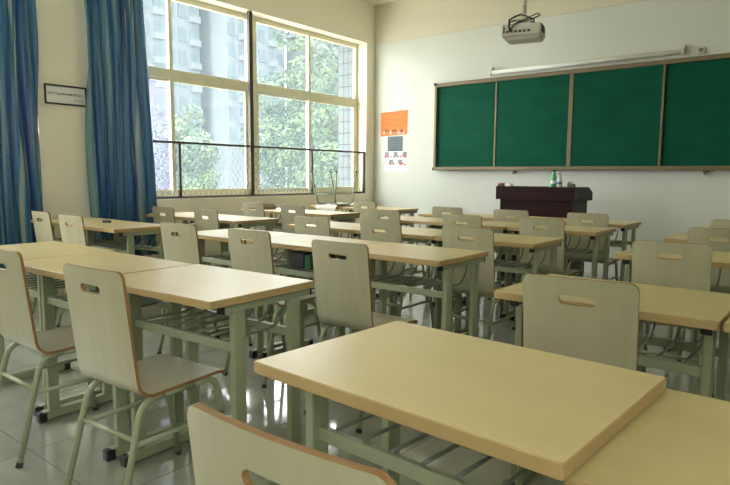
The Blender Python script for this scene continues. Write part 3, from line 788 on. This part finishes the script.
# group away from the window
CR = (', aisle end', ', far end')
rgt = [(5.33, -.60, 0, (-.62, 5.05, 2)), (4.45, -.585, 0, (-.60, 4.17, 0)), (3.42, -.590, 0, (-.645, 3.13, 3)), (2.097, -.592, -.4, (-.620, 1.83, 4))]
for row, (dy, x, rz, ch) in enumerate(rgt):
    desk(x, dy, rz, dlabel(row, GR, CR[0]), 'school desks in rows')
    chair(ch[0], ch[1], ch[2], clabel(row, GR, CR[0]))
desk(.094, 2.09, 0, dlabel(3, GR, CR[1]), 'school desks in rows')
desk(-.605, 1.037, -2.6, dlabel(4, GR, CR[0]), 'school desks in rows')
desk(.058, 1.035, -1.2, dlabel(4, GR, CR[1])+', slightly lower', 'school desks in rows', -.029)
chair(-.503, .512, 1.5, clabel(4, GR, CR[0]))

# ------------------------------------------------------------------ small things on and in the desks
def lump(name, mtl, sx, sy, sz, seed, n=10, m=6):
    r = random.Random(seed); mb = MB(); vs = []; fs = []
    for j in range(m+1):
        ph = math.pi/2*(j/m)
        for i in range(n):
            a = 2*math.pi*i/n; q = 1+r.uniform(-.16, .16)
            vs.append((sx*math.cos(ph)*math.cos(a)*q, sy*math.cos(ph)*math.sin(a)*q, sz*math.sin(ph)*(1+r.uniform(-.1, .1)) if j else 0))
    for j in range(m):
        for i in range(n): fs.append((j*n+i, j*n+(i+1) % n, (j+1)*n+(i+1) % n, (j+1)*n+i))
    fs.append(tuple(reversed(range(n))))
    return mb.add(vs, fs, 0, True).mesh(name, mtl)
t = thing('cloth_bundle', 'brown cloth bundle lying on a window desk against the wall', 'bag', (-5.20, 4.62, DH), .4)
obj('cloth', lump('cloth', M['bag'], .13, .09, .085, 3), t)
obj('loose_end', lump('loose_end', M['bag'], .10, .05, .035, 8), t, (-.13, -.05, 0))
t = thing('book_bag', 'dark and green book packet in a desk shelf of the middle group', 'bag', (-2.50, 2.60, .594))
obj('dark_packet', bx('dark_packet', M['darkbook'], -.10, .02, -.10, .06, 0, .095, bevel=.01), t)
obj('green_packet', bx('green_packet', M['greenbook'], .021, .075, -.10, .06, 0, .085, bevel=.008), t)
t = thing('plastic_bag', 'crumpled grey plastic bag in the shelf of the last centre desk', 'bag', (-2.32, 1.36, .600), .3)
obj('film', lump('film', M['greybag'], .055, .07, .075, 5, 12), t)
obj('knot', lump('knot', M['greybag'], .018, .02, .035, 6, 8), t, (.01, -.02, .065))
t = thing('pencil_eraser', 'small black eraser lying on a window desk near the sign', 'eraser', (-4.62, 2.43, DH), .5)
obj('block', bx('block', M['black'], -.03, .03, -.016, .016, 0, .016, bevel=.003), t)
obj('sleeve', bx('sleeve', M['podside'], -.012, .0305, -.0166, .0166, .0, .0166), t)

# ------------------------------------------------------------------ outside
GZ = -4.2
struct('ground_outside', bx('ground_outside', M['ground'], -140, XL-WT-.02, -60, 140, GZ-.3, GZ))
struct('sky_blocking_eave', bx('sky_blocking_eave', M['outwall'], XL-WT-1.0, XL-WT-.001, YB, YF+.24, 3.5, 3.65))  # unseen eave added to cut high sky light at the windows
def tiled_fin():
    x0, x1, y0, y1 = -6.30, XL-WT-.001, 7.12, 7.43
    t = tag(obj('outer_pier', bx('outer_pier', M['tilejoint'], x0, x1, y0, y1, GZ, 5.2)), 'white tiled outer pier of the building just outside the window', 'pier')
    mb = MB(); tw, th = .10, .175
    z = -1.0
    while z < 5.1:
        x = x1-.004
        while x-tw > x0-.04:
            mb.box(max(x-tw+.010, x0), x, y0-.008, y0, z, z+th-.016); x -= tw
        y = y0
        while y+tw < y1+.02: mb.box(x0-.008, x0, y, y+tw-.006, z, z+th-.008); y += tw
        z += th
    o = obj('wall_tile', mb.mesh('wall_tile', M['tilewhite']), t); o['kind'] = 'stuff'
tiled_fin()
def foliage(mtl, blobs, n, size, seed):
    r = random.Random(seed); mb = MB(); tot = sum(b[3]*b[4]*b[5] for b in blobs)
    for cx, cy, cz, rx, ry, rz in blobs:
        k = int(n*rx*ry*rz/tot)+1
        for _ in range(k):
            v = Vector((r.gauss(0, 1), r.gauss(0, 1), r.gauss(0, 1))).normalized(); q = r.uniform(.55, 1)**.6
            c = Vector((cx+v.x*rx*q, cy+v.y*ry*q, cz+v.z*rz*q))
            nrm = (v+Vector((r.uniform(-1, 1), r.uniform(-1, 1), r.uniform(-.3, 1.2)))).normalized()
            a = nrm.orthogonal().normalized(); b = nrm.cross(a); th = r.uniform(0, 6.28)
            a2 = a*math.cos(th)+b*math.sin(th); b2 = -a*math.sin(th)+b*math.cos(th)
            s = size*r.uniform(.6, 1.3)
            mb.add([c-a2*s, c-b2*s*.5, c+a2*s, c+b2*s*.5], [(0, 1, 2, 3)])
    return mb.mesh('foliage', mtl)
def tree(label, x, y, top, wid, trunk_r, mtl, seed, n=5000, size=.16, low=None, cat='tree', group='trees outside the window'):
    r = random.Random(seed); t = thing('tree' if cat == 'tree' else 'bush', label, cat, (x, y, GZ), 0, group)
    H = top-GZ; lo = H*.35 if low is None else low-GZ
    blobs = []
    for k in range(16):
        f = k/15; z = lo+(H-lo)*f; ww = wid*math.sin(math.pi*(.18+.72*f))**.8
        a = r.uniform(0, 6.28); d = ww*r.uniform(.2, .65); q = ww*r.uniform(.34, .6)
        blobs.append((d*math.cos(a), d*math.sin(a), min(z, H-q*.7), q, q, q*.7))
    if trunk_r:
        obj('trunk', MB().tube([(0, 0, 0), (.1, .05, H*.3), (-.05, .1, H*.55), (0, 0, H*.85)], [trunk_r, trunk_r*.8, trunk_r*.55, trunk_r*.2], 8).mesh('trunk', M['bark']), t)
        for b in blobs[::2]: obj('branch', MB().tube([(0, .05, max(b[2]-1.2, .5)), (b[0]*.6, b[1]*.6, b[2]-.3), (b[0], b[1], b[2])], [trunk_r*.4, trunk_r*.25, trunk_r*.08], 6).mesh('branch', M['bark']), t)
    o = obj('foliage', foliage(mtl, blobs, n, size, seed), t); o['kind'] = 'stuff'
    return t
tree('tall leafy broadleaf tree filling the window panes next to the white tiled pier', -16.5, 16.6, 6.6, 3.3, .22, M['leafa'], 21, 22000, .085, -2.5)
tree('leafy tree standing behind the broadleaf tree near the tiled pier', -19.5, 21.0, 5.6, 2.6, .2, M['leafb'], 22, 14000, .085, -2.5)
tree('slim pale green tree in front of the tower blocks', -24, 16.6, 4.4, 2.2, .15, M['leafb'], 23, 9000, .09, -.5)
tree('darker tree behind the slim pale tree', -30, 19.6, 5.0, 2.0, .18, M['leafa'], 24, 9000, .10, -2)
for k, (l, x, y, h) in enumerate((('added sky-blocking tree beyond the cloudy pane, level with the framed sign', -15.5, 6.4, 6.5), ('added sky-blocking tree beyond the far curtain, level with the fourth desk row', -17, 1.2, 7.5), ('added sky-blocking tree outside towards the back of the room', -16, -4.2, 7.0))):
    tree(l, x, y, h, 2.6, .2, M['leafa'], 41+k, 8000, .12, -3)  # trees added out of view to block low sky light on the front wall
BUSH = (('low round bush beneath the slim pale tree', -14.5, 10.1, .3, 1.5, M['leafc'], 31), ('bright green bush between the two big trees', -20.5, 15.2, 1.4, 1.7, M['leafc'], 32),
        ('yellowish bush close below the window', -10.6, 7.9, -.4, 1.4, M['leafc'], 33), ('bush at the foot of the tall broadleaf tree', -12, 11.9, -.3, 1.3, M['leafa'], 34), ('wide dark bush below the cloudy pane', -18.5, 10.8, .6, 1.7, M['leafa'], 35))
for l, x, y, top, wd, m, sd_ in BUSH: tree(l, x, y, top, wd, .06, m, sd_, 7000, .065, GZ+.5, 'bush', 'bushes outside the window')

def tower(label, x, y, wx, wy, h, nf, nx, m, rz):
    t = thing('apartment_tower', label, 'building', (x, y, GZ), R(rz), 'apartment towers beyond the trees')
    obj('block', bx('block', m, -wx/2, wx/2, -wy/2, wy/2, 0, h), t)
    obj('roof_parapet', bx('roof_parapet', m, -wx/2-.3, wx/2+.3, -wy/2-.3, wy/2+.3, h, h+1.2), t)
    fh = h/nf; cw = wy/nx
    wm = MB().box(0, .3, -cw*.30, cw*.30, -fh*.30, fh*.30).mesh('window', M['towerwin'])
    bm_ = MB().box(0, .9, -cw*.36, cw*.36, -.5, .5).mesh('balcony', m)
    for f in range(3, nf):
        for k in range(nx):
            yy = -wy/2+cw*(k+.5)
            if k % 3 == 1: obj('balcony', bm_, t, (wx/2, yy, fh*(f+.25)))
            obj('window', wm, t, (wx/2-.15, yy, fh*(f+.55)))
tower('pale high-rise apartment tower behind the slim tree, beside the curtain', -92, 56.2, 14, 11, 62, 17, 5, M['tower'], 0)
tower('lower hazy apartment block in the gap between the towers', -112, 79.5, 14, 9, 31, 9, 4, M['towerb'], 0)
tower('pale high-rise apartment tower seen beside the dark window post', -88, 70.5, 14, 13, 34, 10, 6, M['tower'], 0)
tower('broad hazy apartment block partly hidden by the tall broadleaf tree', -80, 88, 12, 12, 31, 9, 4, M['towerb'], 0)
